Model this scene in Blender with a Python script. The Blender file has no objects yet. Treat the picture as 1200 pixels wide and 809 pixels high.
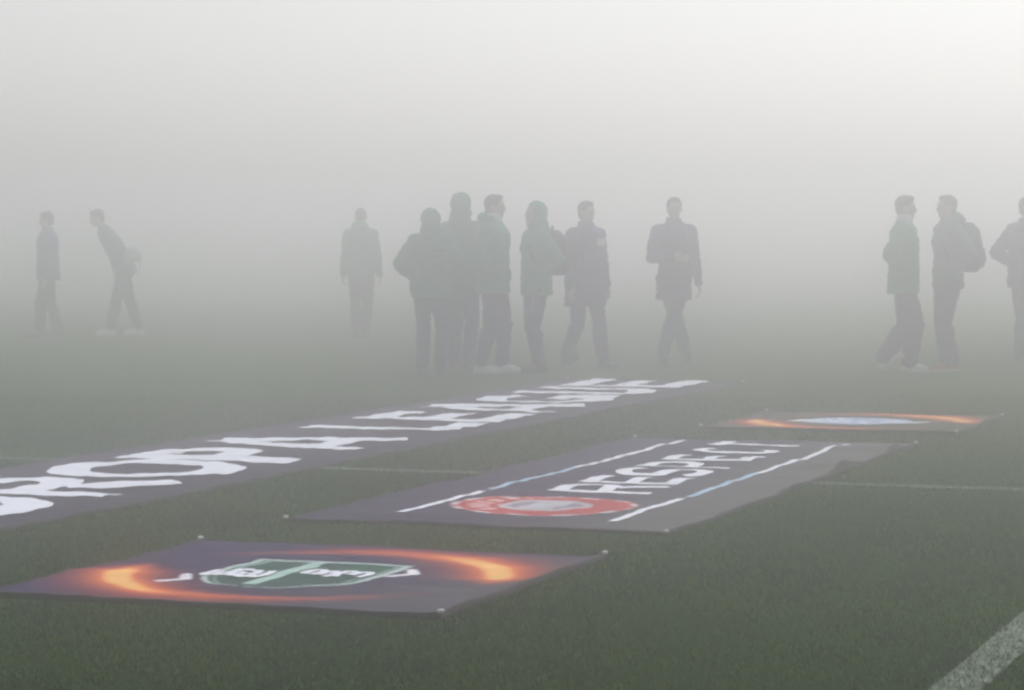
import bpy, bmesh, math, random
import numpy as np
from mathutils import Vector, Matrix, noise
random.seed(7)
rng = np.random.default_rng(7)
R = math.radians
sc = bpy.context.scene
col = sc.collection
CAM_H = 1.4
# directions of the pitch markings on the ground: U runs along the banners, V across them
TH = math.atan2(-.334, .943)
V = Vector((math.cos(TH), math.sin(TH), 0)); U = Vector((-math.sin(TH), math.cos(TH), 0))
def gp(u, v, z=0): return U*u + V*v + Vector((0, 0, z))

# ------------------------------------------------------------------ helpers
def tag(o, label=None, cat=None, group=None, kind=None):
    if label: o['label'] = label
    if cat: o['category'] = cat
    if group: o['group'] = group
    if kind: o['kind'] = kind
    return o
def empty(name, loc, rz=0):
    o = bpy.data.objects.new(name, None); col.objects.link(o)
    o.location = loc; o.rotation_euler = (0, 0, rz); o.empty_display_size = .2
    return o
def link(name, me, mat, parent=None):
    o = bpy.data.objects.new(name, me); col.objects.link(o)
    if mat: me.materials.clear(); me.materials.append(mat)
    if parent: o.parent = parent
    return o
def mesh(name, vs, fs, smooth=True):
    me = bpy.data.meshes.new(name); me.from_pydata([tuple(v) for v in vs], [], fs); me.update()
    if smooth: me.polygons.foreach_set('use_smooth', [True]*len(me.polygons))
    return me

def mat(name, rough=.7, spec=.3):
    m = bpy.data.materials.new(name); m.use_nodes = True
    b = m.node_tree.nodes['Principled BSDF']
    b.inputs['Roughness'].default_value = rough
    b.inputs['Specular IOR Level'].default_value = spec
    return m, m.node_tree.nodes, m.node_tree.links, b
def cloth(name, c, c2=None, rough=.85, scale=9, bump=.25):
    m, n, l, b = mat(name, rough, .15)
    c2 = c2 or tuple(x*.72 for x in c)
    tc = n.new('ShaderNodeTexCoord'); nz = n.new('ShaderNodeTexNoise'); nz.inputs['Scale'].default_value = scale
    nz.inputs['Detail'].default_value = 5
    mx = n.new('ShaderNodeMix'); mx.data_type = 'RGBA'
    mx.inputs[6].default_value = (*c, 1); mx.inputs[7].default_value = (*c2, 1)
    l.new(tc.outputs['Object'], nz.inputs['Vector']); l.new(nz.outputs['Fac'], mx.inputs[0]); l.new(mx.outputs[2], b.inputs['Base Color'])
    bp = n.new('ShaderNodeBump'); bp.inputs['Strength'].default_value = bump; bp.inputs['Distance'].default_value = .02
    l.new(nz.outputs['Fac'], bp.inputs['Height']); l.new(bp.outputs['Normal'], b.inputs['Normal'])
    return m

M = {}
M['green'] = cloth('green_jacket', (.05, .30, .17))
M['dkgreen'] = cloth('dark_green_jacket', (.04, .22, .13))
M['navy'] = cloth('navy_jacket', (.05, .07, .17))
M['purple'] = cloth('purple_coat', (.085, .055, .24))
M['violet'] = cloth('violet_jacket', (.16, .13, .40))
M['bluegrey'] = cloth('bluegrey_jacket', (.11, .16, .24))
M['trouser'] = cloth('dark_trousers', (.06, .042, .18))
M['trouser2'] = cloth('charcoal_trousers', (.08, .08, .10))
M['whitecloth'] = cloth('white_cloth', (.8, .8, .82))
M['skin'] = cloth('skin', (.5, .32, .25), (.42, .26, .2), .55, 30, .05)
M['hair'] = cloth('dark_hair', (.03, .022, .018), None, .6, 60)
M['fairhair'] = cloth('brown_hair', (.1, .065, .04), None, .6, 60)
M['beanie'] = cloth('dark_beanie', (.04, .03, .035), None, .9, 60)
M['blackcloth'] = cloth('black_nylon', (.02, .02, .025), None, .6, 20)
M['whiteshoe'] = cloth('white_shoe', (.88, .88, .88), (.8, .8, .8), .5, 20, .05)
M['darkshoe'] = cloth('dark_shoe', (.02, .02, .03), None, .5, 20, .05)
M['redshoe'] = cloth('red_shoe', (.35, .05, .06), None, .5, 20, .05)
M['sole'] = cloth('white_sole', (.7, .7, .68), None, .6, 20, .05)
M['eye'] = cloth('dark_eye', (.02, .015, .012), None, .3, 20, .0)
M['lip'] = cloth('lip', (.35, .14, .12), None, .5, 20, .0)

# ------------------------------------------------------------------ body modelling: overlapping volumes fused into one skin
class Vol:
    def __init__(s): s.v = []; s.f = []
    def add(s, vs, fs):
        k = len(s.v); s.v += [Vector(v) for v in vs]; s.f += [tuple(i+k for i in f) for f in fs]; return s
    def ell(s, c, r, rot=None, n=16, m=10):
        vs = []; c = Vector(c)
        for i in range(m+1):
            t = math.pi*i/m
            if i in (0, m):
                vs.append(Vector((0, 0, r[2]*math.cos(t)))); continue
            for j in range(n):
                a = 2*math.pi*j/n
                vs.append(Vector((r[0]*math.sin(t)*math.cos(a), r[1]*math.sin(t)*math.sin(a), r[2]*math.cos(t))))
        if rot: vs = [rot @ v for v in vs]
        fs = [(0, 1+j, 1+(j+1) % n) for j in range(n)]
        for i in range(m-2):
            for j in range(n):
                a = 1+i*n+j; b = 1+i*n+(j+1) % n
                fs.append((a, a+n, b+n, b))
        L = len(vs)-1; o = 1+(m-2)*n
        fs += [(o+j, L, o+(j+1) % n) for j in range(n)]
        return s.add([v+c for v in vs], fs)
    def limb(s, p, q, r0, r1, n=14, sq=1.0):
        p = Vector(p); q = Vector(q); d = (q-p)
        if d.length < 1e-5: return s
        rot = d.normalized().to_track_quat('Z', 'Y').to_matrix()
        vs = []
        H = d.length; prof = []
        for k in range(5): a = math.pi/2*k/4; prof.append((-r0*math.cos(a), r0*math.sin(a)))
        for k in range(5): a = math.pi/2*k/4; prof.append((H+r1*math.sin(a), r1*math.cos(a)))
        for z, r in prof:
            for j in range(n):
                a = 2*math.pi*j/n; vs.append(rot @ Vector((max(r, .0008)*math.cos(a), max(r, .0008)*math.sin(a)*sq, z))+p)
        fs = [tuple(range(n))[::-1], tuple(range(len(vs)-n, len(vs)))]
        for i in range(len(prof)-1):
            for j in range(n): fs.append((i*n+j, i*n+(j+1) % n, (i+1)*n+(j+1) % n, (i+1)*n+j))
        return s.add(vs, fs)
    def chain(s, pts, rs):
        for i in range(len(pts)-1): s.limb(pts[i], pts[i+1], rs[i], rs[i+1])
        return s
    def loft(s, rings, n=22, e=2.4):           # rings: (centre, rx, ry)
        vs = []
        for c, rx, ry in rings:
            for j in range(n):
                a = 2*math.pi*j/n; ca, sa = math.cos(a), math.sin(a)
                vs.append(Vector(c)+Vector((rx*math.copysign(abs(ca)**(2/e), ca), ry*math.copysign(abs(sa)**(2/e), sa), 0)))
        fs = [tuple(range(n))[::-1], tuple(range(len(vs)-n, len(vs)))]
        for i in range(len(rings)-1):
            for j in range(n): fs.append((i*n+j, i*n+(j+1) % n, (i+1)*n+(j+1) % n, (i+1)*n+j))
        return s.add(vs, fs)
    def box(s, c, d, rot=None):
        vs = [Vector((x*d[0]/2, y*d[1]/2, z*d[2]/2)) for x in (-1, 1) for y in (-1, 1) for z in (-1, 1)]
        if rot: vs = [rot @ v for v in vs]
        return s.add([v+Vector(c) for v in vs], [(0, 1, 3, 2), (4, 6, 7, 5), (0, 4, 5, 1), (2, 3, 7, 6), (0, 2, 6, 4), (1, 5, 7, 3)])
    def fuse(s, name, m, parent, vox=.012, smooth=4, wrinkle=0, seed=0, ws=7):
        me = mesh(name, s.v, s.f)
        o = bpy.data.objects.new(name, me); col.objects.link(o)
        r = o.modifiers.new('r', 'REMESH'); r.mode = 'VOXEL'; r.voxel_size = vox
        if smooth:
            k = o.modifiers.new('s', 'SMOOTH'); k.iterations = smooth; k.factor = .5
        dg = bpy.context.evaluated_depsgraph_get()
        nm = bpy.data.meshes.new_from_object(o.evaluated_get(dg))
        bpy.data.objects.remove(o); bpy.data.meshes.remove(me)
        nm.name = name
        if wrinkle:
            off = Vector((seed*3.1, seed*1.7, 0)); out = []
            for v in nm.vertices:
                q = Vector((v.co.x*ws, v.co.y*ws, v.co.z*ws*2.2))+off
                w = 1-abs(noise.noise(q))*2.2
                w += .5*(1-abs(noise.noise(q*2.3))*2)
                out.append(v.co+v.normal*wrinkle*(w-.8))
            for v, p in zip(nm.vertices, out): v.co = p
        nm.polygons.foreach_set('use_smooth', [True]*len(nm.polygons)); nm.update()
        return link(name, nm, m, parent)

def ik(a, b, l1, l2, pole):
    a = Vector(a); b = Vector(b); d = b-a; L = min(d.length, (l1+l2)*.999); d.normalize()
    b2 = a+d*L
    x = (l1*l1-l2*l2+L*L)/(2*L); h = math.sqrt(max(l1*l1-x*x, 0))
    p = Vector(pole); p = (p-d*p.dot(d)).normalized()
    return a+d*x+p*h, b2

def hand(vol, w, d, palm_n, side, curl=.5):
    """palm with five fingers growing out of wrist w along d; palm_n points out of the palm; side = thumb direction"""
    d = Vector(d).normalized(); pn = Vector(palm_n); pn = (pn-d*pn.dot(d)).normalized(); t = Vector(side); t = (t-d*t.dot(d)-pn*t.dot(pn)).normalized()
    w = Vector(w)
    for k in (-1, -.33, .33, 1): vol.limb(w+t*k*.017, w+d*.085+t*k*.03, .014, .0125)
    for k, L in ((-1, .062), (-.33, .076), (.33, .082), (1, .072)):
        p = w+d*.085+t*k*.031; a = curl
        for seg in (.45, .32, .23):
            dd = d*math.cos(a)+pn*math.sin(a); q = p+dd*L*seg*1.15; vol.limb(p, q, .0095, .0088); p = q; a += curl*.9
    p = w+d*.02+t*.025; q = p+(d*.6+t*.75+pn*.2).normalized()*.045; r = q+(d*.85+t*.35+pn*.35).normalized()*.035
    vol.limb(p, q, .014, .0115); vol.limb(q, r, .0115, .0095)

def person(loc, head_deg, label, H=1.8, jac='green', tro='trouser', shoe='darkshoe', hair='hair', hat=None, hood=None,
           lean=0, side_lean=0, bulk=1.0, hem=.80, flare=1.0, feet=((.10, .02, 0, 0), (.10, -.02, 0, 0)), hands=('pocket', 'pocket'),
           headturn=0, nod=0, collar=None, face=True, flare_leg=1.0, group=None, badge=False, seed=1):
    """local frame: faces -Y, own left is +X. feet: (outward, forward, lift, toe pitch) for left then right foot."""
    k = H/1.8
    root = empty('person', loc, R(head_deg)); tag(root, label, 'person', group)
    S = lambda v: Vector(v)*k
    pelvis = Vector((0, 0, .95))
    drop = max(abs(f[1]) for f in feet); hipz = .955-.22*drop*drop*1.3
    pelvis.z = hipz
    def spine(t):      # t 0..1 from pelvis to neck
        f = lean*t; return pelvis+Vector((side_lean*t, -f, .56*t*math.sqrt(max(1-lean*lean*.9-side_lean**2, .4))))
    neck = spine(1.0); hd = neck+Vector((side_lean*.25, -(lean*.32+.02), .155-.05*lean))
    # --- body: one continuous surface
    B = Vol()
    B.loft([(pelvis+Vector((0, 0, -.08)), .14, .09), (spine(.1), .15, .10), (spine(.45), .13, .095), (spine(.75), .165, .11), (spine(.93), .15, .08), (spine(1.0), .06, .055)])
    B.limb(spine(.95), neck+(hd-neck)*.45, .062, .055)
    hr = Matrix.Rotation(R(headturn), 3, 'Z') @ Matrix.Rotation(R(nod), 3, 'X')
    hp = lambda x, y, z: hd+hr @ Vector((x, y, z))
    B.ell(hp(0, .012, .03), (.075, .096, .093), hr); B.ell(hp(0, -.018, -.035), (.058, .07, .078), hr)
    B.ell(hp(0, -.055, -.085), (.03, .028, .022), hr)                      # chin
    B.limb(hp(0, -.088, .012), hp(0, -.100, -.022), .009, .014)           # nose
    B.limb(hp(-.03, -.078, .032), hp(.03, -.078, .032), .012, .012)        # brow
    for s in (-1, 1):
        B.ell(hp(s*.076, .008, -.005), (.010, .018, .03), hr)              # ears
    legs = []
    for s, (out, fwd, lift, pitch) in zip((1, -1), feet):
        hip = pelvis+Vector((s*.095, 0, -.04)); ank = Vector((s*out, -fwd, .085+lift))
        kn, ank = ik(hip, ank, .432, .408, (s*.08, -1, 0)); legs.append((s, hip, kn, ank, pitch))
        B.chain([hip, kn, ank], [.085, .055, .04]); B.limb(kn+(ank-kn)*.25+Vector((0, .015, 0)), ank, .052, .036)
        toe = Vector((s*.03, -.13, -.045)); toe = Matrix.Rotation(R(-pitch), 3, 'X') @ toe
        B.limb(ank, ank+toe+Vector((0, .03, -.008)), .034, .022)
    arms = []
    for s, h in zip((1, -1), hands):
        sh = spine(.865)+Vector((s*.18, 0, 0))
        if h == 'pocket': tgt = spine(.12)+Vector((s*.155, -.03, .03)); pole = (s*.9, 1, 0)
        elif h == 'pocketwide': tgt = spine(.12)+Vector((s*.14, -.04, .03)); pole = (s*1.6, .4, 0)
        elif h == 'hang': tgt = spine(0)+Vector((s*.27, -.04, -.14)); pole = (s*.3, 1, 0)
        elif h == 'front': tgt = spine(.35)+Vector((s*.05, -.22, 0)); pole = (s*1.2, .7, -.5)
        else: tgt = Vector(h); pole = (s*.7, 1, -.3)
        el, wr = ik(sh, tgt, .30, .27, pole); arms.append((s, sh, el, wr, h))
        B.chain([sh, el, wr], [.052, .042, .028])
        d = (wr-el).normalized()
        hand(B, wr, d+Vector((0, -.15, 0)), (-s, .1, 0), (0, -1, .1), .45)
    B.v = [S(v) for v in B.v]
    B.fuse('body', M['skin'], root, vox=.0095, smooth=2)
    # --- trousers
    T = Vol(); T.loft([(pelvis+Vector((0, 0, -.13)), .155, .12), (pelvis+Vector((0, 0, -.02)), .172, .13), (spine(.12), .16, .12)])
    for s, hip, kn, ank, pitch in legs:
        fl = flare_leg; T.chain([hip+Vector((0, 0, .0)), kn, ank+(kn-ank)*.08+Vector((0, .01, 0))], [.106, .076*fl, .070*fl])
        T.limb(kn+(ank-kn)*.2+Vector((0, .015, 0)), ank+(kn-ank)*.1, .08*fl, .068*fl)
    T.v = [S(v) for v in T.v]
    T.fuse('trousers', M[tro], root, vox=.014, smooth=3, wrinkle=.009, seed=seed)
    # --- jacket
    J = Vol(); b = bulk
    tz = (hem-pelvis.z)/.56
    hemc = spine(max(tz, -.3)) if tz > 0 else pelvis+Vector((0, .01, hem-pelvis.z))
    rings = [(hemc, .185*b*flare, .145*b*flare)]
    if tz < -.05: rings.append((pelvis+Vector((0, 0, .03)), .188*b, .145*b))
    rings += [(spine(.25), .175*b, .135*b), (spine(.5), .18*b, .135*b), (spine(.75), .195*b, .14*b), (spine(.88), .175*b, .12*b), (spine(.95), .135*b, .10*b), (spine(1.0), .10, .09), (spine(1.05), .085, .08), (spine(1.12), .078, .075)]
    J.loft(rings)
    for s, sh, el, wr, h in arms:
        J.chain([sh, el, wr+(el-wr)*.03], [.078*b, .066*b, .05*b]); J.limb(spine(.90), sh, .085*b, .078*b)
    if badge: pass
    if hood == 'down':
        J.ell(spine(1.03)+Vector((0, .09, .02)), (.12, .075, .075)); J.ell(spine(1.05)+Vector((0, .02, .0)), (.12, .10, .06))
    J.v = [S(v) for v in J.v]
    jo = J.fuse('jacket', M[jac], root, vox=.014, smooth=3, wrinkle=.011, seed=seed+5, ws=6)
    if hood == 'up':
        Hd = Vol(); Hd.ell(hp(0, .03, .028), (.112, .115, .125), hr); Hd.ell(hp(0, -.015, -.075), (.098, .095, .07), hr); Hd.limb(spine(.97)+Vector((0, .03, 0)), hp(0, .03, -.05), .12, .105)
        Hd.v = [S(v) for v in Hd.v]
        # the face stays open: everything in front of the brow plane is cut away
        ho = Hd.fuse('hood', M[jac], root, vox=.010, smooth=2, wrinkle=.006, seed=seed+9, ws=9)
        bm = bmesh.new(); bm.from_mesh(ho.data)
        pn = hr @ Vector((0, -1, .12)); pc = S(hp(0, -.052, 0))
        kill = [v for v in bm.verts if (v.co-pc).dot(pn) > 0 and abs((v.co-pc).dot(hr @ Vector((1, 0, 0)))) < .075*k and (v.co-pc).z > -.10*k and (v.co-pc).z < .085*k]
        bmesh.ops.delete(bm, geom=kill, context='VERTS'); bm.to_mesh(ho.data); bm.free()
    if collar:
        C = Vol(); C.loft([(spine(.99), .095, .09), (spine(1.08), .088, .085), (spine(1.17)+Vector((0, -.01, 0)), .082, .08)]); C.v = [S(v) for v in C.v]
        C.fuse('collar', M[collar], root, vox=.012, smooth=2, wrinkle=.005, seed=seed)
    if badge:
        P = Vol(); P.box(spine(.72)+Vector((.075, -.148*b, 0)), (.10, .02, .075)); P.v = [S(v) for v in P.v]
        P.fuse('chest_badge', M['whitecloth'], jo, vox=.008, smooth=2)
    # --- shoes
    for s, hip, kn, ank, pitch in legs:
        rt = Matrix.Rotation(R(-pitch), 3, 'X')
        F = Vol(); f = lambda x, y, z: ank+rt @ Vector((x*s, y, z))
        F.limb(f(0, .045, -.045), f(.01, -.10, -.045), .043, .046); F.limb(f(.01, -.10, -.045), f(.02, -.165, -.055), .045, .032); F.limb(f(0, .02, -.03), f(0, .01, .035), .047, .043)
        F.v = [S(v) for v in F.v]; so = F.fuse('shoe', M[shoe], root, vox=.009, smooth=2)
        G = Vol()
        pts = [(.0, .075, .040), (.003, .0, .040), (.012, -.09, .050), (.018, -.15, .044), (.022, -.2, .02)]
        ring = [(x+w, y) for x, y, w in pts]+[(x-w, y) for x, y, w in reversed(pts)]
        n = len(ring); vs = [f(x, y, -.094) for x, y in ring]+[f(x, y, -.066) for x, y in ring]
        vs = [S(v) for v in vs]
        fs = [tuple(range(n)), tuple(range(2*n-1, n-1, -1))]+[(i, (i+1) % n, n+(i+1) % n, n+i) for i in range(n)]
        me = mesh('sole', vs, fs, False); link('sole', me, M['sole' if shoe != 'darkshoe' else 'darkshoe'], so)
    # --- hair / hat / face
    if hood != 'up':
        A = Vol()
        A.ell(hp(0, .022, .045), (.084, .097, .09), hr); A.ell(hp(0, .05, -.005), (.07, .06, .075), hr)
        A.ell(hp(0, -.03, .1), (.055, .05, .03), hr)
        A.v = [S(v) for v in A.v]
        hm = hat if hat in M else hair
        A.fuse('beanie' if hat else 'hair', M[hm], root, vox=.009, smooth=2, wrinkle=.004 if not hat else .002, seed=seed, ws=30)
        if hat == 'cap':
            pass
    if face:
        for s in (-1, 1):
            E_ = Vol(); E_.ell(S(hp(s*.031, -.077, .012)), (.012*k, .007*k, .006*k)); link('eye', mesh('eye', E_.v, E_.f), M['eye'], root)
        E_ = Vol(); E_.ell(S(hp(0, -.084, -.055)), (.024*k, .008*k, .006*k), hr); link('mouth', mesh('mouth', E_.v, E_.f), M['lip'], root)
    root['_'] = 0; del root['_']
    back = spine(.55)*k
    return root, back, k

def backpack(root, back, k, label, mt='blackcloth', size=1.0, drop=0):
    """hangs on the wearer's back; its own thing, its base frame shares the wearer's heading"""
    rz = root.rotation_euler.z; rot = Matrix.Rotation(rz, 3, 'Z')
    base = Vector(root.location)+rot @ Vector((back.x, back.y+.13*k, 0)); z0 = back.z-.24*size-drop
    o = empty('backpack', base+Vector((0, 0, z0)), rz); tag(o, label, 'backpack')
    A = Vol(); s = size
    A.loft([((0, .085*s, 0), .13*s, .075*s), ((0, .10*s, .05*s), .16*s, .10*s), ((0, .105*s, .25*s), .165*s, .11*s), ((0, .09*s, .42*s), .14*s, .09*s), ((0, .07*s, .49*s), .08*s, .05*s)], e=3)
    A.fuse('pack_body', M[mt], o, vox=.013, smooth=3, wrinkle=.007, seed=3)
    P = Vol(); P.loft([((0, .20*s, .04*s), .10*s, .03*s), ((0, .215*s, .12*s), .115*s, .04*s), ((0, .205*s, .24*s), .10*s, .035*s)], e=3)
    P.fuse('front_pocket', M[mt], o, vox=.011, smooth=2, wrinkle=.004, seed=6)
    for sx in (-1, 1):
        C = Vol(); pts = [Vector((sx*.09, .03, .44*s)), Vector((sx*.115, -.06, .50*s)), Vector((sx*.125, -.17, .46*s)), Vector((sx*.13, -.25, .30*s)), Vector((sx*.16, -.18, .10*s)), Vector((sx*.15, -.02, .04*s))]
        C.chain(pts, [.018]*6); C.fuse('strap', M[mt], o, vox=.01, smooth=1)
    h = Vol(); h.chain([Vector((-.03, .05, .48*s)), Vector((-.02, .05, .53*s)), Vector((.02, .05, .53*s)), Vector((.03, .05, .48*s))], [.009]*4); h.fuse('carry_handle', M[mt], o, vox=.006, smooth=1)
    return o

# ------------------------------------------------------------------ the ground
def ground_mat():
    m, n, l, b = mat('turf', .95, 0)
    tc = n.new('ShaderNodeTexCoord')
    def nz(scale, det, stretch=None):
        t = n.new('ShaderNodeTexNoise'); t.inputs['Scale'].default_value = scale; t.inputs['Detail'].default_value = det
        if stretch:
            mp = n.new('ShaderNodeMapping'); mp.inputs['Rotation'].default_value = (0, 0, -TH); mp.inputs['Scale'].default_value = stretch
            l.new(tc.outputs['Object'], mp.inputs[0]); l.new(mp.outputs[0], t.inputs['Vector'])
        else: l.new(tc.outputs['Object'], t.inputs['Vector'])
        return t
    a = nz(.55, 4); c = nz(35, 6); e = nz(6, 5, (1, 1.6, 1))
    r = n.new('ShaderNodeValToRGB'); r.color_ramp.elements[0].position = .35; r.color_ramp.elements[1].position = .7
    r.color_ramp.elements[0].color = (.009, .036, .002, 1); r.color_ramp.elements[1].color = (.038, .078, .006, 1)
    ad = n.new('ShaderNodeMath'); ad.operation = 'MULTIPLY_ADD'; ad.inputs[1].default_value = .5
    l.new(a.outputs['Fac'], ad.inputs[0])
    m2 = n.new('ShaderNodeMath'); m2.operation = 'MULTIPLY_ADD'; m2.inputs[1].default_value = .3
    l.new(e.outputs['Fac'], m2.inputs[0])
    m3 = n.new('ShaderNodeMath'); m3.operation = 'MULTIPLY'; m3.inputs[1].default_value = .22
    l.new(c.outputs['Fac'], m3.inputs[0]); l.new(m3.outputs[0], m2.inputs[2]); l.new(m2.outputs[0], ad.inputs[2])
    l.new(ad.outputs[0], r.inputs[0]); l.new(r.outputs[0], b.inputs['Base Color'])
    bp = n.new('ShaderNodeBump'); bp.inputs['Strength'].default_value = .8; bp.inputs['Distance'].default_value = .03
    l.new(c.outputs['Fac'], bp.inputs['Height']); l.new(bp.outputs['Normal'], b.inputs['Normal'])
    return m
G = 400
link('ground', mesh('ground', [(-G, -G, 0), (G, -G, 0), (G, G, 0), (-G, G, 0)], [(0, 1, 2, 3)], False), ground_mat()); tag(bpy.data.objects['ground'], kind='structure')

def paint_mat():
    m, n, l, b = mat('line_paint', .95, 0)
    tc = n.new('ShaderNodeTexCoord'); t = n.new('ShaderNodeTexNoise'); t.inputs['Scale'].default_value = 22; t.inputs['Detail'].default_value = 6
    l.new(tc.outputs['Object'], t.inputs['Vector'])
    r = n.new('ShaderNodeValToRGB'); r.color_ramp.elements[0].position = .38; r.color_ramp.elements[1].position = .62
    r.color_ramp.elements[0].color = (.07, .10, .07, 1); r.color_ramp.elements[1].color = (.24, .28, .24, 1)
    l.new(t.outputs['Fac'], r.inputs[0]); l.new(r.outputs[0], b.inputs['Base Color']); return m
M['paint'] = paint_mat()
def strip(u0, u1, v0, v1, name):
    st = 120; vs = []; fs = []
    long_u = abs(u1-u0) > abs(v1-v0)
    for i in range(st+1):
        t = i/st
        for k, w in enumerate((0, 1)):
            j = random.uniform(-.006, .006)
            u, v = (u0+(u1-u0)*t, v0+(v1-v0)*w+j) if long_u else (u0+(u1-u0)*w+j, v0+(v1-v0)*t)
            vs.append(gp(u, v, .004))
        if i: a = 2*i; fs.append((a-2, a-1, a+1, a))
    o = link(name, mesh(name, vs, fs, False), M['paint']); tag(o, kind='structure')
LINES = [(-30, 60, -1.585, -1.43), (15.10, 15.22, -40, -1.585)]
strip(LINES[0][0], LINES[0][1], -1.585, -1.43, 'touchline'); strip(15.10, 15.22, -40, -1.585, 'pitch_line')

# ------------------------------------------------------------------ banners (local x = across, local y = along)
def wr(x, y, sd, amp):
    q = Vector((x, y, sd*7.3))
    return amp*(noise.noise(Vector((q.x*1.1, q.y*5.5, q.z)))*1.0+(.7 if sd == 4 else .4)*noise.noise(q*9)+.6*noise.noise(q*1.6)+.75)
def banner(name, uc, vc, W, Ln, label, group, colour, cell, sd, amp=.007, edge=None, lift=None):
    root = empty(name, gp(uc, vc, 0), TH); tag(root, label, 'banner', group)
    nx = int(W/cell); ny = int(Ln/cell)
    H = lambda x, y: .007+max(wr(x, y, sd, amp), 0)+(lift(x, y) if lift else 0)
    vs = []; cs = []; P = lambda x, y: edge(x, y) if edge else (x, y)
    for j in range(ny+1):
        for i in range(nx+1):
            x0 = -W/2+W*i/nx; y0 = -Ln/2+Ln*j/ny
            x, y = P(x0, y0)
            vs.append((x, y, H(x, y))); cs.append((*colour(x0, y0), 1))
    fs = [(j*(nx+1)+i, j*(nx+1)+i+1, (j+1)*(nx+1)+i+1, (j+1)*(nx+1)+i) for j in range(ny) for i in range(nx)]
    me = mesh('sheet', vs, fs); at = me.color_attributes.new('print', 'FLOAT_COLOR', 'POINT')
    at.data.foreach_set('color', np.array(cs, dtype=np.float32).ravel())
    sh = link('sheet', me, M['print'], root)
    # thick dark hem all round, down to the turf
    ring = [(i, 0) for i in range(nx)]+[(nx, j) for j in range(ny)]+[(nx-i, ny) for i in range(nx)]+[(0, ny-j) for j in range(ny)]
    vv = []; n = len(ring)
    for i, j in ring:
        x, y, z = vs[j*(nx+1)+i]; ox = (-1 if i == 0 else 1 if i == nx else 0)*.014; oy = (-1 if j == 0 else 1 if j == ny else 0)*.014
        vv += [(x-ox*.8, y-oy*.8, z+.003), (x+ox*.6, y+oy*.6, z+.002), (x+ox, y+oy, -.004)]
    ff = []
    for i in range(n):
        a = 3*i; b = 3*((i+1) % n); ff += [(a, b, b+1, a+1), (a+1, b+1, b+2, a+2)]
    link('hem', mesh('hem', vv, ff), M['hem'], root)
    for sx, sy in ((-1, -1), (1, -1), (-1, 1), (1, 1)):
        x, y = P(sx*W/2, sy*Ln/2); z = H(x, y)
        t = Vol(); t.ell((x+sx*.008, y+sy*.008, z+.008), (.015, .015, .009)); link('corner_tab', mesh('corner_tab', t.v, t.f), M['whitecloth'], root)
    return root, H
def ribbon(strokes, H, dz0=.0025):
    """strokes: (points, width, closed) in banner metres -> quads that follow the cloth"""
    vs = []; fs = []
    for si, (pts, w, closed) in enumerate(strokes):
        P = [Vector(p) for p in pts]
        if closed: P.append(P[0])
        Q = [P[0]]
        for a, b in zip(P, P[1:]):
            n = max(1, int((b-a).length/.03)); Q += [a+(b-a)*(i/n) for i in range(1, n+1)]
        nw = max(2, int(w/.03)); m = len(Q); rows = []
        for i, q in enumerate(Q):
            if closed and i in (0, m-1): d = Q[1]-Q[m-2]
            else: d = Q[min(i+1, m-1)]-Q[max(i-1, 0)]
            d.normalize(); nrm = Vector((-d.y, d.x)); mit = 1
            row = []
            for k in range(nw+1):
                p = q+nrm*w*(k/nw-.5); row.append(len(vs)); vs.append((p.x, p.y, H(p.x, p.y)+dz0+si*.0004))
            rows.append(row)
        for r0, r1 in zip(rows, rows[1:]):
            for k in range(nw): fs.append((r0[k], r0[k+1], r1[k+1], r1[k]))
    return vs, fs
def arc(cx, cy, rx, ry, a0, a1, n=22): return [(cx+rx*math.cos(R(a0+(a1-a0)*i/n)), cy+ry*math.sin(R(a0+(a1-a0)*i/n))) for i in range(n+1)]
# letters in a unit box: s = reading direction 0..1, t = up 0..1 (real metres after scaling), w = stroke
def letter(c, L, h, w):
    k = w/2
    D = {
     'E': [([(k, 0), (k, h)], w), ([(w, h-k), (L, h-k)], w*.92), ([(w, h/2), (L*.9, h/2)], w*.85), ([(w, k), (L, k)], w*.92)],
     'U': [([(k, h), (k, h*.38)]+arc(L/2, h*.38, L/2-k, h*.38-k, 180, 360)+[(L-k, h)], w)],
     'R': [([(k, 0), (k, h)], w), ([(w, h-k), (L*.55, h-k)]+arc(L*.55, h*.70, L*.45-k, h*.30-k, 90, -90)+[(w, h*.40+k)], w*.95), ([(L*.5, h*.42), (L-k*.8, 0)], w)],
     'P': [([(k, 0), (k, h)], w), ([(w, h-k), (L*.55, h-k)]+arc(L*.55, h*.68, L*.45-k, h*.32-k, 90, -90)+[(w, h*.36+k)], w*.95)],
     'O': [(arc(L/2, h/2, L/2-k, h/2-k, 0, 345, 40), w, True)],
     'A': [([(k*.9, 0), (L/2-k*.25, h)], w), ([(L-k*.9, 0), (L/2+k*.25, h)], w), ([(L*.25, h*.28), (L*.75, h*.28)], w*.8)],
     'L': [([(k, 0), (k, h)], w), ([(w, k), (L, k)], w*.92)],
     'G': [(arc(L/2, h/2, L/2-k, h/2-k, 42, 335), w), ([(L*.52, h*.44), (L, h*.44)], w*.8), ([(L-k, h*.40), (L-k, .08*h)], w)],
     'S': [(arc(L/2, h*.72, L/2-k, h*.28-k, 20, 180, 14)+arc(L/2, h*.5, L/2-k, .02, 180, 180, 1)+arc(L/2, h*.28, L/2-k, h*.28-k, 60, -160, 18), w)],
     'C': [(arc(L/2, h/2, L/2-k, h/2-k, 48, 312), w)],
     'T': [([(0, h-k), (L, h-k)], w), ([(L/2, 0), (L/2, h-w)], w)],
    }[c]
    return [(p[0], p[1], p[2] if len(p) > 2 else False) for p in D]
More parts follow.
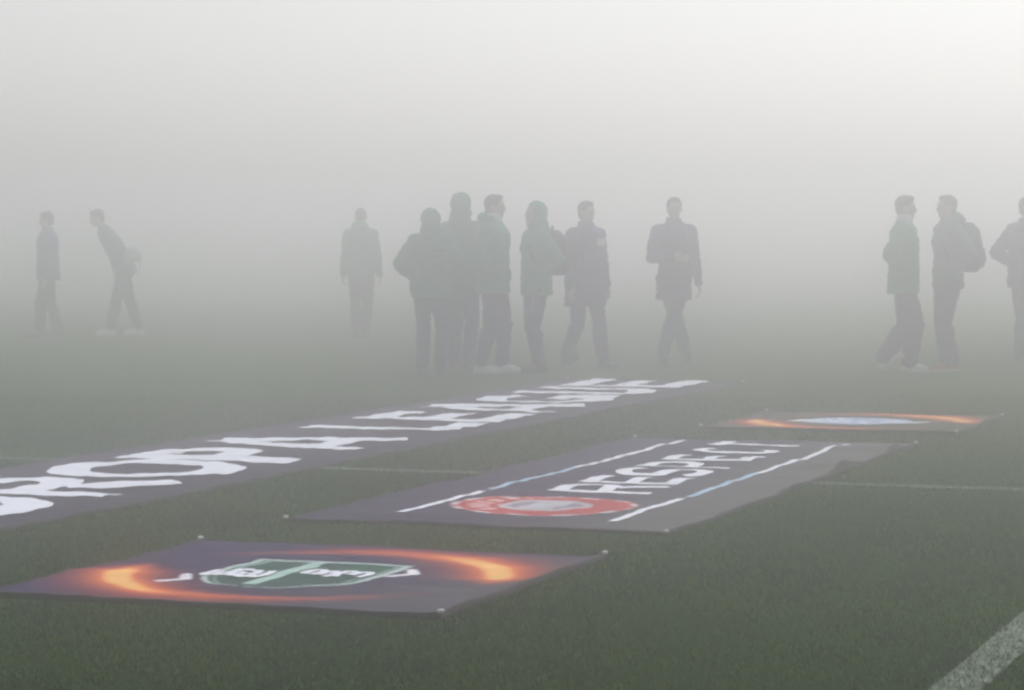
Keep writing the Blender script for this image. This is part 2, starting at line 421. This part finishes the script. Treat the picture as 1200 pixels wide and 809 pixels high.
def text(spec, root, H, uc, vc, base_v, h, w, mt, name='lettering'):
    """spec: (letter, u0, u1); letters stand with their tops towards -v and read along u"""
    st = []
    for c, u0, u1 in spec:
        for pts, ww, cl in letter(c, u1-u0, h, w): st.append(([(base_v-t-vc, u0+s-uc) for s, t in pts], ww, cl))
    vs, fs = ribbon(st, H); me = mesh(name, vs, fs)
    return link(name, me, mt, root)

def print_mat():
    m, n, l, b = mat('printed_cloth', .8, .04)
    a = n.new('ShaderNodeVertexColor'); a.layer_name = 'print'
    tc = n.new('ShaderNodeTexCoord'); t = n.new('ShaderNodeTexNoise'); t.inputs['Scale'].default_value = 3; t.inputs['Detail'].default_value = 6
    l.new(tc.outputs['Object'], t.inputs['Vector'])
    r = n.new('ShaderNodeMapRange'); r.inputs[1].default_value = .3; r.inputs[2].default_value = .7; r.inputs[3].default_value = .85; r.inputs[4].default_value = 1.15
    l.new(t.outputs['Fac'], r.inputs[0])
    mx = n.new('ShaderNodeMix'); mx.data_type = 'RGBA'; mx.blend_type = 'MULTIPLY'; mx.inputs[0].default_value = 1
    l.new(a.outputs['Color'], mx.inputs[6]); l.new(r.outputs[0], mx.inputs[7]); l.new(mx.outputs[2], b.inputs['Base Color'])
    r2 = n.new('ShaderNodeMapRange'); r2.inputs[3].default_value = .5; r2.inputs[4].default_value = .8; l.new(t.outputs['Fac'], r2.inputs[0]); l.new(r2.outputs[0], b.inputs['Roughness'])
    return m
M['print'] = print_mat(); M['hem'] = cloth('dark_hem', (.018, .016, .024)); M['letter'] = cloth('letter_white', (.82, .86, .97), (.76, .80, .94), .5, 12, .1)
M['greyletter'] = cloth('letter_grey', (.62, .66, .70), (.5, .53, .58), .5, 12, .1)
M['bluepaint'] = cloth('stripe_blue', (.35, .55, .75), None, .5, 12, .1)

lerp = lambda a, b, t: tuple(x+(y-x)*t for x, y in zip(a, b))
sstep = lambda a, b, x: (lambda t: t*t*(3-2*t))(min(max((x-a)/(b-a), 0), 1))
PUR = (.014, .003, .058); GRY_SHEEN = (.065, .06, .08)
def flame(x, y, base, rot=0, gain=1.0):
    r = math.hypot(x, y); an = (math.degrees(math.atan2(y, x))-rot) % 360
    c = base
    for off in (0, 180):
        a = (an-off) % 360                       # 190 = head of the arc ... 300 = end of its tail
        if a < 150: a += 360
        head = sstep(176, 200, a)*(1-.8*sstep(222, 300, a))*(1-sstep(285, 345, a))
        if head <= 0: continue
        w = .035+.068*head
        rc = .795+.015*math.sin(R(a*3))
        g = math.exp(-((r-rc)/w)**2)*head; halo = math.exp(-((r-rc-.01)/(w*2.1))**2)*sstep(172, 200, a)*(1-sstep(245, 345, a))
        c = lerp(c, (.42, .05, .035), min(halo*.75*gain, 1)); c = lerp(c, (.72, .16, .05), min(g*1.3, 1)*gain)
        c = lerp(c, (.84, .46, .15), sstep(.55, .95, g)*gain)
    return c
def seg(px, py, ax, ay, bx, by):
    t = max(0, min(1, ((px-ax)*(bx-ax)+(py-ay)*(by-ay))/((bx-ax)**2+(by-ay)**2))); return math.hypot(px-ax-t*(bx-ax), py-ay-t*(by-ay))
def near_col(x, y):
    t = sstep(-.1, 1.0, x*.75-y*.35+.1)
    c = lerp(PUR, GRY_SHEEN, t*.8)  # purple print, with a grey sheen painted in towards the right
    c = flame(x-.01, y, c, rot=-7)
    if seg(x, y, .42, .02, 1.0, .0) < .008: c = lerp(c, (.02, .02, .03), .7)  # shade of a fold crease, painted in as a dark line
    # crest: green shield with pale rim and upright bar
    sx, sy = (x+.05)/.93, y-.0
    hw = .38*(1 if sy > -.05 else max(0, 1-((-.05-sy)/.42)**2)**.5) if -.47 < sy < .42 else 0
    if hw:
        d = hw-abs(sx)
        if d > 0: c = (.015, .06, .055)
        if sy > .05 and sx > .12 and d > .03: c = (.015, .085, .06)
        if 0 < d < .03 or (sy > .385 and d > 0): c = (.42, .52, .52)
        if .055 < d < .07: c = (.22, .34, .32)
        if d > .03 and abs(sy+.2) < .015: c = (.02, .05, .05)
        if .05 < abs(sx) < .36 and d > .03 and sy < .05 and sy > .02: c = (.02, .06, .06)
    if seg(x, y, -.10, -.34, -.11, .36) < .034 and hw: c = (.38, .55, .52)
    # curled ribbon ends
    for cx_, cy_, s in ((-.44, -.28, 1), (.36, .20, -1)):
        if min(seg(x, y, cx_-.03, cy_-.12, cx_+.035, cy_-.02), seg(x, y, cx_+.035, cy_-.02, cx_-.02, cy_+.10)) < .024: c = (.75, .75, .85)
    return c
def mid_col(x, y):
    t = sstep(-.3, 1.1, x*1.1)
    c = lerp((.014, .006, .050), (.085, .08, .09), t)  # grey sheen on the right side is painted into the sheet colour
    r = math.hypot(x-.0, y+1.87)
    if r < .49:
        a = math.degrees(math.atan2(y+1.87, x)) % 360
        if r > .455: c = (.7, .66, .7) if int(a/14) % 2 else (.5, .12, .14)
        elif r > .25:
            c = (.42, .045, .05)
            if 120 < a < 240 and .30 < r < .40 and int(a/9) % 2: c = (.72, .5, .5)
        else: c = (.45, .46, .52) if (r > .2 or abs(x) < .09) else (.25, .22, .30)
    return c
def far_col(x, y):
    c = flame(x-.03, y, (.022, .030, .022), gain=1.0)
    r = math.hypot(x*1.0, y*1.1)
    if r < .42:
        c = (.42, .50, .72)
        if r < .33: c = (.22, .30, .60)
        if seg(x, y, -.3, 0, .28, .05) < .09: c = (.6, .66, .8)
        if math.hypot(x-.14, y-.02) < .06: c = (.03, .04, .12)
    if r < .36 and noise.noise(Vector((x*16, y*10, 4))) > .12: c = (.72, .76, .86)
    if seg(x, y, -.46, -.1, -.34, .1) < .05 or seg(x, y, .40, -.1, .50, .08) < .04: c = (.75, .77, .85)
    return c
def el_col(x, y): 
    return lerp((.03, .018, .055), (.016, .008, .042), sstep(-.6, .8, x))

def wob(amp, f, sd):
    def e(x, y):
        return (x+amp*noise.noise(Vector((y*f, sd, x)))*abs(x)*1.2, y+amp*noise.noise(Vector((x*f, sd+4, y)))*min(abs(y), 1.5))
    return e
b1, H1 = banner('floor_banner', 10.29, -4.54, 1.93, 1.99, 'nearest square ground banner with an orange flame ring round a green shield crest', 'banners laid flat on the turf',
                near_col, .0125, 1, .008, wob(.03, 2.2, 1), lambda x, y: .006*math.exp(-((y+1.0)/.06)**2)+.008*math.exp(-((x-.96)/.05)**2))
# white marks on the crest either side of its bar
def crest_marks(H, root):
    rr = random.Random(5)
    for x0, x1, yc, h, n in ((-.41, -.14, -.09, .25, 5), (-.03, .25, .05, .21, 4)):
        st = []; dx = (x1-x0)/n
        for i in range(n):
            cx = x0+dx*(i+.5); cy = yc+rr.uniform(-.03, .03); a0 = rr.choice((30, 200, 120, -60))
            st.append((arc(cx, cy, dx*.42, h*.40, a0, a0+rr.choice((250, 300)), 12), .036, False))
            if i: st.append(([(cx-dx*.9, cy+.01), (cx-dx*.15, cy-.01)], .045, False))
        vs, fs = ribbon(st, H); link('crest_lettering', mesh('crest_lettering', vs, fs), M['letter'], root)
crest_marks(H1, b1)
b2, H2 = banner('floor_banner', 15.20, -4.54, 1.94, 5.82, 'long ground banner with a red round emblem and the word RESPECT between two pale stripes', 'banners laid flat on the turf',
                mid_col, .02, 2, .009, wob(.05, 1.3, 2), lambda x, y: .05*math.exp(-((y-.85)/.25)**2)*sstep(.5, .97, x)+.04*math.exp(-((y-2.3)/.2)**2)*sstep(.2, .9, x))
pt = .545; st0 = 14.12
text([(c, st0+i*pt, st0+i*pt+.43) for i, c in enumerate('RESPECT')], b2, H2, 15.20, -4.54, -4.22, .58, .098, M['letter'])
stripes = []; blues = []
for v in (-5.10, -3.975):
    for a, b_, dst in ((12.70, 13.92, stripes), (14.05, 15.55, blues), (15.55, 17.95, stripes)):
        dst.append(([(v+4.54, a-15.20), (v+4.54, b_-15.20)], .045, False))
for nm_, lst, mt_ in (('white_stripe', stripes, 'letter'), ('blue_stripe', blues, 'bluepaint')):
    for s_ in lst: vs, fs = ribbon([s_], H2); link(nm_, mesh(nm_, vs, fs), M[mt_], b2)
b3, H3 = banner('floor_banner', 20.25, -4.42, 1.85, 1.9, 'farthest square ground banner with a faded orange ring round a pale blue crest', 'banners laid flat on the turf', far_col, .02, 3, .008, wob(.05, 2, 5))
u0, u1 = 9.6, 25.25
b4, H4 = banner('lettered_banner', (u0+u1)/2, -7.48, 1.74, u1-u0, 'very long dark ground banner with huge white letters reading EUROPA LEAGUE', 'banners laid flat on the turf', el_col, .035, 4, .011, wob(.035, .8, 9))
text([('E', 10.60, 11.50), ('U', 11.70, 12.75), ('R', 12.90, 13.90), ('O', 13.98, 15.17), ('P', 15.27, 16.20), ('A', 16.22, 17.40),
      ('L', 18.08, 18.95), ('E', 19.10, 20.05), ('A', 20.15, 21.32), ('G', 21.35, 22.52), ('U', 22.68, 23.70), ('E', 23.98, 25.08)], b4, H4, (u0+u1)/2, -7.48, -6.88, 1.18, .255, M['letter'])

# ------------------------------------------------------------------ grass blades of the near turf
def grass():
    m, n, l, b = mat('grass_blade', .9, 0)
    a = n.new('ShaderNodeVertexColor'); a.layer_name = 'tint'; l.new(a.outputs['Color'], b.inputs['Base Color'])
    N = 380000
    y = 6.6+(24-6.6)*rng.random(N)**1.7
    x = (rng.random(N)*2-1)*(y*.2+.7)
    u = -x*math.sin(TH)+y*math.cos(TH); v = x*math.cos(TH)+y*math.sin(TH)
    keep = np.ones(N, bool)
    for uc, vc, w, ln in ((10.29, -4.54, 1.93, 1.99), (15.2, -4.54, 1.94, 5.82), (20.25, -4.42, 1.85, 1.9), (17.42, -7.48, 1.74, 15.65)):
        keep &= ~((abs(u-uc) < ln/2-.01) & (abs(v-vc) < w/2-.01))
    x, y, u, v = x[keep], y[keep], u[keep], v[keep]; n_ = len(x)
    paint = ((v > -1.585) & (v < -1.43)) | ((u > 15.10) & (u < 15.22) & (v < -1.58))
    h = (.009+.012*rng.random(n_)); w = .0020+.0016*rng.random(n_); an = rng.random(n_)*math.tau
    lx = (rng.random(n_)-.5)*.024; ly = (rng.random(n_)-.5)*.024
    co = np.zeros((n_, 3, 3), np.float32)
    co[:, 0] = np.stack([x-np.cos(an)*w, y-np.sin(an)*w, np.zeros(n_)], 1); co[:, 1] = np.stack([x+np.cos(an)*w, y+np.sin(an)*w, np.zeros(n_)], 1); co[:, 2] = np.stack([x+lx, y+ly, h], 1)
    me = bpy.data.meshes.new('grass'); me.vertices.add(n_*3); me.vertices.foreach_set('co', co.ravel())
    me.loops.add(n_*3); me.loops.foreach_set('vertex_index', np.arange(n_*3, dtype=np.int32))
    me.polygons.add(n_); me.polygons.foreach_set('loop_start', np.arange(0, n_*3, 3, dtype=np.int32)); me.polygons.foreach_set('loop_total', np.full(n_, 3, np.int32))
    me.update(calc_edges=True)
    patch = np.array([noise.noise(Vector((a_*.8, b_*.8, 3)))+.6*noise.noise(Vector((a_*3.5, b_*3.5, 8))) for a_, b_ in zip(x, y)])
    t = np.clip(.5+patch*1.1+(rng.random(n_)-.5)*.3, 0, 1)[:, None]
    c = np.array([[.009, .036, .002]])*(1-t)+np.array([[.038, .078, .006]])*t
    c[paint] = np.array([.22, .26, .22])*(.5+.6*rng.random((paint.sum(), 1)))
    ca = np.ones((n_, 3, 4), np.float32); ca[:, :, :3] = c[:, None, :]
    at = me.color_attributes.new('tint', 'FLOAT_COLOR', 'POINT'); at.data.foreach_set('color', ca.ravel())
    o = link('grass', me, m); tag(o, 'short green turf blades round the banners', 'grass', kind='stuff')
grass()

# ------------------------------------------------------------------ the people in the fog (0 = faces the camera, 90 = faces picture right)
GR = 'people standing about on the foggy pitch'
P = lambda x, y: (x, y, 0)
person(P(-6.45, 37.97), -80, 'leftmost person, alone in a violet jacket, side on at the left edge', H=1.76, jac='violet', tro='trouser2', hair='hair', bulk=1.15, hem=.82,
       feet=((.10, .12, 0, 0), (.10, -.14, 0, 0)), hands=('hang', 'hang'), nod=8, group=GR, seed=1)
r2, bk2, k2 = person(P(-5.52, 38.9), -75, 'person leaning forward in white shoes, second from the left edge', H=1.84, jac='bluegrey', tro='trouser2', shoe='whiteshoe', lean=.27, bulk=1.12,
       hem=.86, feet=((.10, .22, 0, 0), (.10, -.20, 0, 0)), hands=('pocketwide', 'hang'), nod=14, group=GR, seed=2)
w = Vol(); w.loft([((0, 0, 0), .12, .05), ((.01, 0, .05), .15, .075), ((0, .01, .12), .14, .08), ((0, 0, .19), .11, .05)], e=2.8)
wb = empty('folded_bib', (-5.40, 38.72, 1.06), 0); tag(wb, 'white folded cloth held at the waist of the leaning person', 'bib')
w.fuse('cloth_bundle', M['whitecloth'], wb, vox=.012, smooth=2, wrinkle=.02, seed=4)
t_ = Vol(); t_.chain([Vector((.10, .0, .02)), Vector((.13, .01, -.06)), Vector((.12, .0, -.13))], [.02, .016, .01]); t_.fuse('hanging_tie', M['whitecloth'], wb, vox=.008, smooth=1)
person(P(-2.10, 37.97), 170, 'distant person alone in a green jacket, left of the close group, back turned', H=1.80, jac='green', tro='trouser2', shoe='darkshoe', bulk=1.0, hem=.80,
       feet=((.08, .05, 0, 0), (.08, -.08, 0, 0)), hands=('hang', 'hang'), hood='down', face=False, group=GR, seed=3)
person(P(-.82, 27.64), 165, 'hooded person in a bulky green jacket, leftmost of the close group', H=1.68, jac='dkgreen', tro='trouser', bulk=1.26, hem=.84, flare=.92,
       feet=((.10, .0, 0, 0), (.10, .06, 0, 0)), hands=('pocket', 'pocketwide'), hood='up', face=False, group=GR, seed=4)
person(P(-.54, 29.08), 150, 'tall hooded person in the close group, half hidden behind two others', H=1.86, jac='dkgreen', tro='trouser', bulk=1.02, hem=.84,
       feet=((.10, .02, 0, 0), (.12, -.05, 0, 0)), hands=('pocket', 'pocket'), hood='up', face=False, group=GR, seed=5)
person(P(-.19, 27.99), 75, 'green jacketed person in white shoes, third in the close group, looking right', H=1.84, jac='green', tro='trouser', shoe='whiteshoe', hair='hair', bulk=1.15, hem=.80,
       feet=((.11, .06, 0, 0), (.11, -.1, 0, 0)), hands=('pocket', 'pocket'), hood='down', collar='whitecloth', group=GR, seed=6)
r7, bk7, k7 = person(P(.25, 28.16), -70, 'hooded person in green wearing a dark backpack, right end of the close group', H=1.76, jac='green', tro='trouser', bulk=1.08, hem=.82,
       feet=((.07, .0, 0, 0), (.08, -.07, 0, 0)), hands=('pocket', 'pocket'), hood='up', group=GR, seed=7)
backpack(r7, bk7, k7, 'dark backpack on the hooded green person at the right of the close group', size=.95)
person(P(.79, 29.27), 40, 'person in a long purple coat with pale chest badge, right beside the close group', H=1.80, jac='purple', tro='trouser', bulk=1.08, hem=.66, flare=1.22,
       feet=((.08, .20, 0, 0), (.08, -.22, .03, 25)), hands=('hang', 'hang'), badge=True, group=GR, seed=8)
person(P(1.77, 29.86), 8, 'lone walker in a dark coat between the close group and the talking pair', H=1.84, jac='purple', tro='trouser', bulk=.93, hem=.70, flare=1.15, hair='hair',
       feet=((-.15, .12, 0, 0), (-.17, -.13, .02, 15)), hands=('hang', 'front'), group=GR, seed=9)
person(P(4.04, 28.16), 80, 'green jacketed person in a dark beanie and white shoes, left of the talking pair', H=1.84, jac='green', tro='trouser', shoe='whiteshoe', hat='beanie', bulk=1.12, hem=.80,
       feet=((.08, .06, 0, 0), (.08, -.20, .05, 35)), hands=('pocket', 'pocket'), collar='whitecloth', flare_leg=1.2, nod=2, group=GR, seed=10)
r11, bk11, k11 = person(P(4.55, 28.52), -75, 'blue grey jacketed person with a backpack and red shoes, right of the talking pair', H=1.84, jac='bluegrey', tro='trouser', shoe='redshoe', hair='fairhair', bulk=1.0, hem=.84,
       feet=((.08, .05, 0, 0), (.08, -.08, 0, 0)), hands=('pocket', 'pocket'), hood='down', flare_leg=1.15, group=GR, seed=11)
backpack(r11, bk11, k11, 'navy backpack on the right hand person of the talking pair', mt='navy', size=1.05)
r12, bk12, k12 = person(P(5.66, 30.06), 130, 'rightmost person in a dark purple jacket, cut by the right edge', H=1.84, jac='purple', tro='trouser', bulk=1.12, hem=.82,
       feet=((.12, .05, 0, 0), (.13, -.02, 0, 0)), hands=('pocket', 'pocket'), group=GR, seed=12, face=False)

# ------------------------------------------------------------------ fog
hz = bmesh.new(); bmesh.ops.create_cube(hz, size=1)
hm = bpy.data.meshes.new('haze'); hz.to_mesh(hm); hz.free()
ho = link('haze', hm, None); ho.scale = (820, 820, 3.6); ho.location = (0, 0, .8)
tag(ho, kind='stuff')
m = bpy.data.materials.new('haze'); m.use_nodes = True; nt = m.node_tree; nt.nodes.clear()
out = nt.nodes.new('ShaderNodeOutputMaterial'); pv = nt.nodes.new('ShaderNodeVolumePrincipled')
pv.inputs['Color'].default_value = (.99, .983, .997, 1); pv.inputs['Density'].default_value = .046; pv.inputs['Anisotropy'].default_value = .93
nt.links.new(pv.outputs[0], out.inputs['Volume']); hm.materials.append(m)

# ------------------------------------------------------------------ sky and light
SE, SA = R(49), R(26)          # sun height; azimuth to the right of the view direction
w = bpy.data.worlds.new('World'); sc.world = w; w.use_nodes = True; nt = w.node_tree
sky = nt.nodes.new('ShaderNodeTexSky'); sky.sky_type = 'NISHITA'; sky.sun_disc = False; sky.sun_elevation = SE; sky.sun_rotation = SA
sky.dust_density = 3; sky.air_density = 1.0
hs = nt.nodes.new('ShaderNodeHueSaturation'); hs.inputs['Saturation'].default_value = .2
nt.links.new(sky.outputs[0], hs.inputs['Color']); nt.links.new(hs.outputs[0], nt.nodes['Background'].inputs[0]); nt.nodes['Background'].inputs[1].default_value = .07
sl = bpy.data.lights.new('sun', 'SUN'); sl.energy = 1.5; sl.angle = R(15); sl.color = (1, .97, .92)
so = bpy.data.objects.new('sun', sl); col.objects.link(so)
d = Vector((math.sin(SA)*math.cos(SE), math.cos(SA)*math.cos(SE), math.sin(SE)))
so.rotation_euler = d.to_track_quat('Z', 'Y').to_euler(); so.location = d*50

# ------------------------------------------------------------------ camera
cd = bpy.data.cameras.new('camera'); cam = bpy.data.objects.new('camera', cd); col.objects.link(cam); sc.camera = cam
cd.sensor_width = 36; cd.lens = 36*3200/1200; cd.clip_end = 2000
cam.location = (0, 0, CAM_H); cam.rotation_euler = (math.pi/2-math.atan((404.5-278)/3200), 0, 0)

sc.view_settings.view_transform = 'Standard'; sc.view_settings.look = 'None'; sc.view_settings.exposure = .93; sc.view_settings.gamma = 1
sc.render.engine = 'CYCLES'; cy = sc.cycles
cy.max_bounces = 12; cy.volume_bounces = 8; cy.diffuse_bounces = 2; cy.glossy_bounces = 2; cy.transparent_max_bounces = 4
cy.use_denoising = True; cy.filter_width = 2.6
